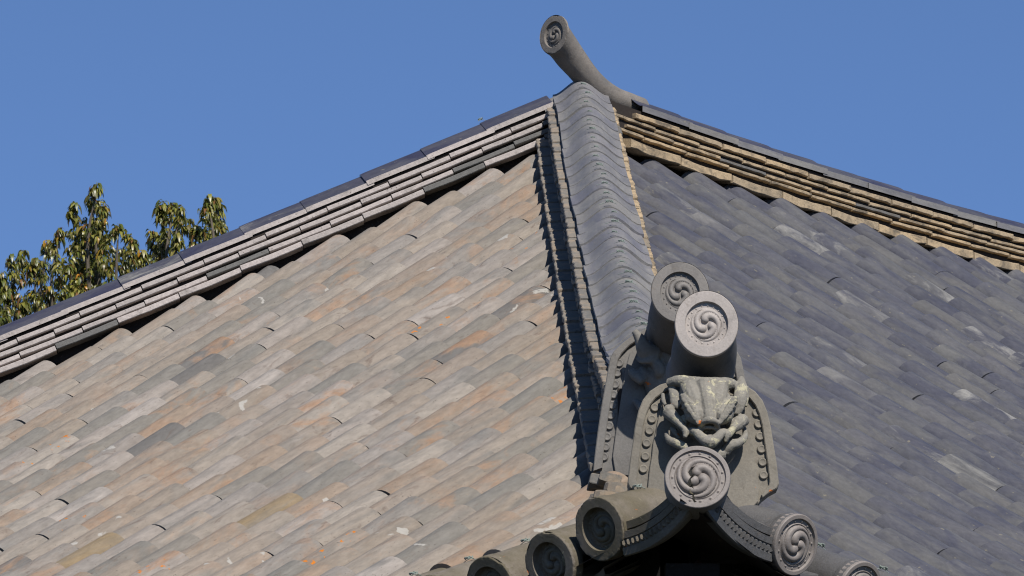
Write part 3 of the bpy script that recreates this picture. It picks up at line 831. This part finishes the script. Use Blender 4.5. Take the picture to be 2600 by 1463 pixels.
for (x, y) in [(375, 320), (360, 398), (343, 488), (333, 567), (320, 650), (308, 730), (297, 810), (280, 895), (268, 975), (255, 1052)]:
    p = c2(x, y)
    for s in (1, -1): link('bead', bm2, oni2, Matrix.Translation((s*(p[0]-.006), .012, p[2])))
face = MB()
def T2(pts, rad, flat=None):
    for s in (1, -1):
        sp = spline([(s*c2(*p)[0], c2(*p)[1], c2(*p)[2]) for p in pts], 5); face.add(*tube(sp, lerp_list(rad, len(sp)), 12, [flat]*len(sp) if flat else None))
T2([(470, 75, .09), (520, 150, .085), (560, 230, .075), (640, 260, .055)], [.010, .020, .030, .034])
T2([(480, 280, .05), (530, 310, .075), (600, 300, .085), (650, 250, .08)], [.004, .012, .014, .010], (1, .7))
T2([(610, 330, .06), (650, 340, .075), (665, 400, .07), (640, 430, .06)], [.012, .018, .018, .010])
T2([(450, 390, .02), (490, 430, .04), (540, 480, .05)], [.014, .018, .013])
T2([(540, 360, .03), (560, 410, .04), (600, 440, .04)], [.012, .016, .012])
T2([(480, 620, .02), (560, 700, .05), (640, 720, .06)], [.01, .02, .02])
face.add(*ellip(c2(800, 260, .02), (.13, .06, .065))); face.add(*ellip(c2(800, 420, .02), (.11, .05, .12))); face.add(*ellip(c2(800, 700, .02), (.09, .05, .10)))
fo = link('demon_face', face.mesh('demon_face', M_FACE2), oni2); voxel(fo, .005, 2)

# lower tier of the ridge between the two ornaments
lowr = sub('hip_ridge', label='short lower tier of the corner ridge between the two demon face tiles')
lp = Path(lambda t: (t*R2+.05, t*R2-.05, .56+(t-.45)*.22), 1.70, .45)
ridge(lowr, lp, LAT, 1.25, .30, .0, None, [(lambda s: .08, .125, .03, M_CG, .01, .29, .3, 0, .004), (lambda s: .12, .13, .03, M_CG, .012, .27, .6, 0, .004),
      (lambda s: .16, .13, .03, M_CG, .012, .30, .1, 0, .004), (lambda s: .20, .135, .03, M_CG, .014, .28, .5, 0, .006), (lambda s: .24, .14, .03, M_CG, .014, .28, .2, 0, .006)], (1, -1), False, CAPM)
core(lowr, lp, 1.25, .12, lambda s: .09, lambda s: .45, M_WOOD)
# broken course ends at the foot of the rear ornament
for i, (d, w, z, L_, rz) in enumerate([(.86, .185, .44, .11, .2), (.95, .16, .49, .10, -.3), (.80, .165, .395, .12, .5), (.90, .12, .46, .10, .1), (1.0, .175, .53, .09, .4)]):
    m = MB(); vs, fs = slab(L_, -.045, .03, .035, .012, .3, 0, 6, .01, seed=90+i); m.add(vs, fs)
    link('broken_course_tile', m.mesh('broken_course_tile', M_CG, False), hall, HINV @ (hipM(d, w, z) @ Matrix.Rotation(math.pi/2+rz, 4, 'Z') @ Matrix.Rotation(.25, 4, 'X')))

# ------------------------------------------------------------------ timber under the eaves, walls
tim = MB()
def boxm(m, a, b):
    (x0, y0, z0), (x1, y1, z1) = a, b
    m.add([(x0, y0, z0), (x1, y0, z0), (x1, y1, z0), (x0, y1, z0), (x0, y0, z1), (x1, y0, z1), (x1, y1, z1), (x0, y1, z1)],
          [(0, 3, 2, 1), (4, 5, 6, 7), (0, 1, 5, 4), (1, 2, 6, 5), (2, 3, 7, 6), (3, 0, 4, 7)])
sof = MB()   # soffit: closed boards below the deck, both sides
for left in (True, False):
    N = 16; b0 = len(sof.v)
    for i in range(N+1):
        a = .30+(2.6-.30)*i/N
        for j in range(N+1):
            b = a+(14-a)*(j/N)**1.8
            x, y = (a, b) if left else (b, a)
            z = (SL(x, y) if left else SR(x, y))-.30 if a < 1 else (SL(.98, max(b, .98)) if left else SR(max(b, .98), .98))-.30
            sof.add([(x, y, z)], [])
    for i in range(N):
        for j in range(N):
            q = b0+i*(N+1)+j; sof.f.append((q, q+1, q+N+2, q+N+1))
link('soffit', sof.mesh('soffit', M_DARK, False), hall, HINV)
fas = MB()   # eave boards
for left in (True, False):
    rr = []
    for j in range(60):
        b = .28+.24*j
        for_ = []
        for (a, dz) in ((.28, -.025), (.28, -.42), (.34, -.42), (.34, -.025)):
            x, y = (a, b) if left else (b, a)
            for_.append(Vector((x, y, (SL(a, y) if left else SR(x, a))+dz)))
        rr.append(for_)
    vs, fs = ring(rr, True, True, True); fas.add(vs, fs)
link('eave_board', fas.mesh('eave_board', M_DARK, False), hall, HINV)
cr = MB(); boxm(cr, (-.08, .30, -.30), (.08, 3.4, .0))
boxm(cr, (-.5, .60, -.8), (.5, 2.6, -.12))  # added block behind the rafter, closes the sky gap and fills the corner black
link('corner_rafter_and_shade_block', cr.mesh('corner_rafter_and_shade_block', M_DARK, False), hall, HINV @ hipM(0, -.05, .02) @ Matrix.Rotation(.18, 4, 'X'))
tip = MB(); tip.add([(-.024, .03, -.012), (.026, .03, -.012), (.0, .03, .022), (0, -.03, -.014)], [(0, 1, 2), (0, 3, 1), (1, 3, 2), (2, 3, 0)])
link('bracket_tip', tip.mesh('bracket_tip', M_REDW, False), hall, HINV @ hipM(.40, -.072, .10))
raf = MB(); boxm(raf, (-.04, 0, -.05), (.04, 2.4, .05)); rme = raf.mesh('rafter', M_WOOD, False)
for i in range(22):
    b = .6+.30*i
    for left in (True, False):
        o = Vector((.34, b, SL(.34, b)-.34)) if left else Vector((b, .34, SR(b, .34)-.34))
        dx = Vector((1, 0, .30)) if left else Vector((0, 1, .30))
        M = frame(o, dx, (0, 0, 1)) @ Matrix.Rotation(-math.pi/2, 4, 'Z')
        if b < 2.6: M = M @ Matrix.Diagonal((1, max(b-.25, .2)/2.4, 1, 1))
        link('rafter', rme, hall, HINV @ M)
wl = MB(); boxm(wl, (2.6, 2.6, -6.1), (20, 2.75, .75)); boxm(wl, (2.6, 2.76, -6.1), (2.75, 12, .75))
link('wall', wl.mesh('wall', M_PLAS, False), hall, HINV)
pm = MB(); nn = 20
pm.add(*ring([[Vector((.2*math.cos(2*math.pi*k/nn), .2*math.sin(2*math.pi*k/nn), z)) for k in range(nn)] for z in (0, 6.9)], True, True, True))
pme = pm.mesh('column', M_WOOD)
for i in range(5):
    link('column', pme, hall, HINV @ Matrix.Translation((2.6+2.9*i, 2.6, -6.1)))
    if 0 < i < 4: link('column', pme, hall, HINV @ Matrix.Translation((2.6, 2.6+2.9*i, -6.1)))

# ------------------------------------------------------------------ ground
g = NT('gravel_soil'); g.coord()
gc = g.mix(g.noise(.3, (1, 1, 1), 8, .7), (.045, .042, .033), (.028, .034, .02))
gm = g.done(gc, .95)
G = MB(); n = 40
for i in range(n+1):
    for j in range(n+1):
        def w(k): s = (k/n*2-1); return math.copysign(abs(s)**3, s)*1500
        x, y = w(i), w(j); G.add([(x, y, -6.1+.0*x)], [])
for i in range(n):
    for j in range(n):
        q = i*(n+1)+j; G.f.append((q, q+n+1, q+n+2, q+1))
link('ground', G.mesh('ground', gm, False), None, None, kind='structure')

# ------------------------------------------------------------------ trees behind the left hip
def leaf_mat():
    k = NT('leaf'); at = k.n('ShaderNodeAttribute', attribute_name='rnd'); oi = k.n('ShaderNodeObjectInfo')
    r = k.math('FRACT', k.math('ADD', at.outputs['Fac'], k.math('MULTIPLY', oi.outputs['Random'], 7.7)))
    c = k.ramp(r, [(0, (.10, .12, .02)), (.25, (.24, .23, .04)), (.5, (.12, .12, .028)), (.68, (.23, .20, .045)), (.82, (.13, .105, .025)), (.90, (.20, .10, .03)), (.955, (.38, .24, .03)), (.985, (.45, .20, .02))], 'CONSTANT')
    m = k.done(c, .38, None, 0, .5, .85)
    tr = k.n('ShaderNodeBsdfTranslucent'); k.l(c, tr.inputs[0]); mx = k.n('ShaderNodeMixShader'); mx.inputs[0].default_value = .28
    k.l(k.b.outputs[0], mx.inputs[1]); k.l(tr.outputs[0], mx.inputs[2]); k.l(mx.outputs[0], k.t.nodes['Material Output'].inputs[0])
    return m
LM = leaf_mat(); M_BARK = mat_stone('bark', (.16, .13, .09), (.10, .085, .065), .0, 0, .9)
def spray(seed):
    rg = random.Random(seed); m = MB()
    m.add(*tube([(0, 0, -.12), (.005, 0, -.05), (0, .004, .02)], [.0045, .0035, .002], 5), rnd=.4)
    for i in range(13):
        az = i*2.4+rg.uniform(-.3, .3); lv = rg.uniform(-.08, .02); L = rg.uniform(.065, .12); w = L*rg.uniform(.14, .19)
        dz0 = rg.uniform(.1, .6); rn = rg.random(); rows = []
        for s in range(6):
            f = s/5; rad = .012+L*(f*.75-.18*f*f); z = lv+L*(dz0*f-1.15*f*f)
            ww = w*math.sin(math.pi*min(1, .08+f*.92))**.8 if s < 5 else .001
            cx_, sx_ = math.cos(az), math.sin(az); tw = rg.uniform(-.004, .004)
            c = Vector((cx_*rad, sx_*rad, z)); side = Vector((-sx_, cx_, .15))
            rows.append([c-side*ww, c+Vector((0, 0, -ww*.35)), c+side*ww])
        vs, fs = ring(rows, False); m.add(vs, fs, rnd=rn)
    return m.mesh('leaf_spray', LM, True, 80)
SPR = [spray(i) for i in range(7)]
def at(px, py, dist):
    d = fw+rt*((px-1300)/FPX)-up*((py-731.5)/FPX); return CAMP+d*dist
TD = 58.
def tree(tips, base_px, label, group, seed, dist, nsub):
    rg = random.Random(seed)
    P = [at(x, y, dist+rg.uniform(-.8, .8)) for x, y, _ in tips]
    bx = at(base_px, 1100, dist); root = empty('evergreen_tree', None, (bx.x, bx.y, -6.1), label=label, category='tree', group=group)
    inv = Vector((bx.x, bx.y, -6.1))
    fork = Vector((bx.x, bx.y, P[0].z-4.6))
    tk = MB(); pts = spline([(0, 0, -.1), (.12, .05, 4), (-.1, .1, 9), tuple(fork-inv)], 5); tk.add(*tube(pts, lerp_list([.30, .24, .17, .11], len(pts)), 12))
    link('trunk', tk.mesh('trunk', M_BARK), root)
    cnt = 0
    for p, (x, y, size) in zip(P, tips):
        mid = fork.lerp(p, .5)+Vector((rg.uniform(-.2, .2), rg.uniform(-.2, .2), -.2)); q = p-Vector((0, 0, .05))
        br = MB(); sp = spline([fork-inv, mid-inv, p-Vector((rg.uniform(-.1, .1), rg.uniform(-.1, .1), .7))-inv, q-inv], 6)
        br.add(*tube(sp, lerp_list([.055, .03, .016, .006], len(sp)), 7)); link('branch', br.mesh('branch', M_BARK), root)
        # sprays round the leader: narrow near the tip, wider below
        for k in range(int(nsub*size)):
            f = rg.random()**1.1; rad = (.05+.48*f**.8)*size; az = rg.uniform(0, 6.283); rr = rad*math.sqrt(rg.random())
            c = p+Vector((math.cos(az)*rr, math.sin(az)*rr, -f*1.7*size+rg.uniform(-.03, .03)))
            s = rg.uniform(.50, .85)
            M = Matrix.Translation(c-inv) @ Matrix.Rotation(rg.uniform(0, 6.28), 4, 'Z') @ Matrix.Rotation(rg.uniform(-.5, .5), 4, 'X') @ Matrix.Scale(s, 4)
            link('leaf_spray', SPR[rg.randrange(7)], root, M); cnt += 1
        link('leaf_spray', SPR[rg.randrange(7)], root, Matrix.Translation(p-inv))
    print('sprays', cnt)
tree([(246, 468, .55), (232, 500, .6), (262, 520, .6), (190, 520, .6), (205, 560, .9), (245, 570, .8), (150, 585, .7), (120, 615, .7), (60, 640, .5), (28, 650, .5), (90, 660, .5), (300, 572, .7), (335, 600, .6), (360, 640, .5),
      (15, 735, .45), (260, 640, 1.1), (170, 660, .9), (120, 745, .6), (60, 760, .5), (330, 670, .7), (375, 690, .5), (2, 700, .4)], 180,
     'broad evergreen tree top with yellowing drooping leaves behind the far left of the roof', 'trees behind the roof', 5, TD, 50)
tree([(412, 512, .38), (440, 518, .4), (458, 530, .4), (480, 560, .6), (530, 498, .36), (548, 505, .36), (556, 530, .3), (500, 575, .5), (425, 585, .6), (390, 590, .45), (450, 600, .7), (530, 580, .4), (400, 640, .5)], 480,
     'narrower evergreen tree top with two bare necked shoots beside the descending left ridge', 'trees behind the roof', 9, TD+1.5, 50)
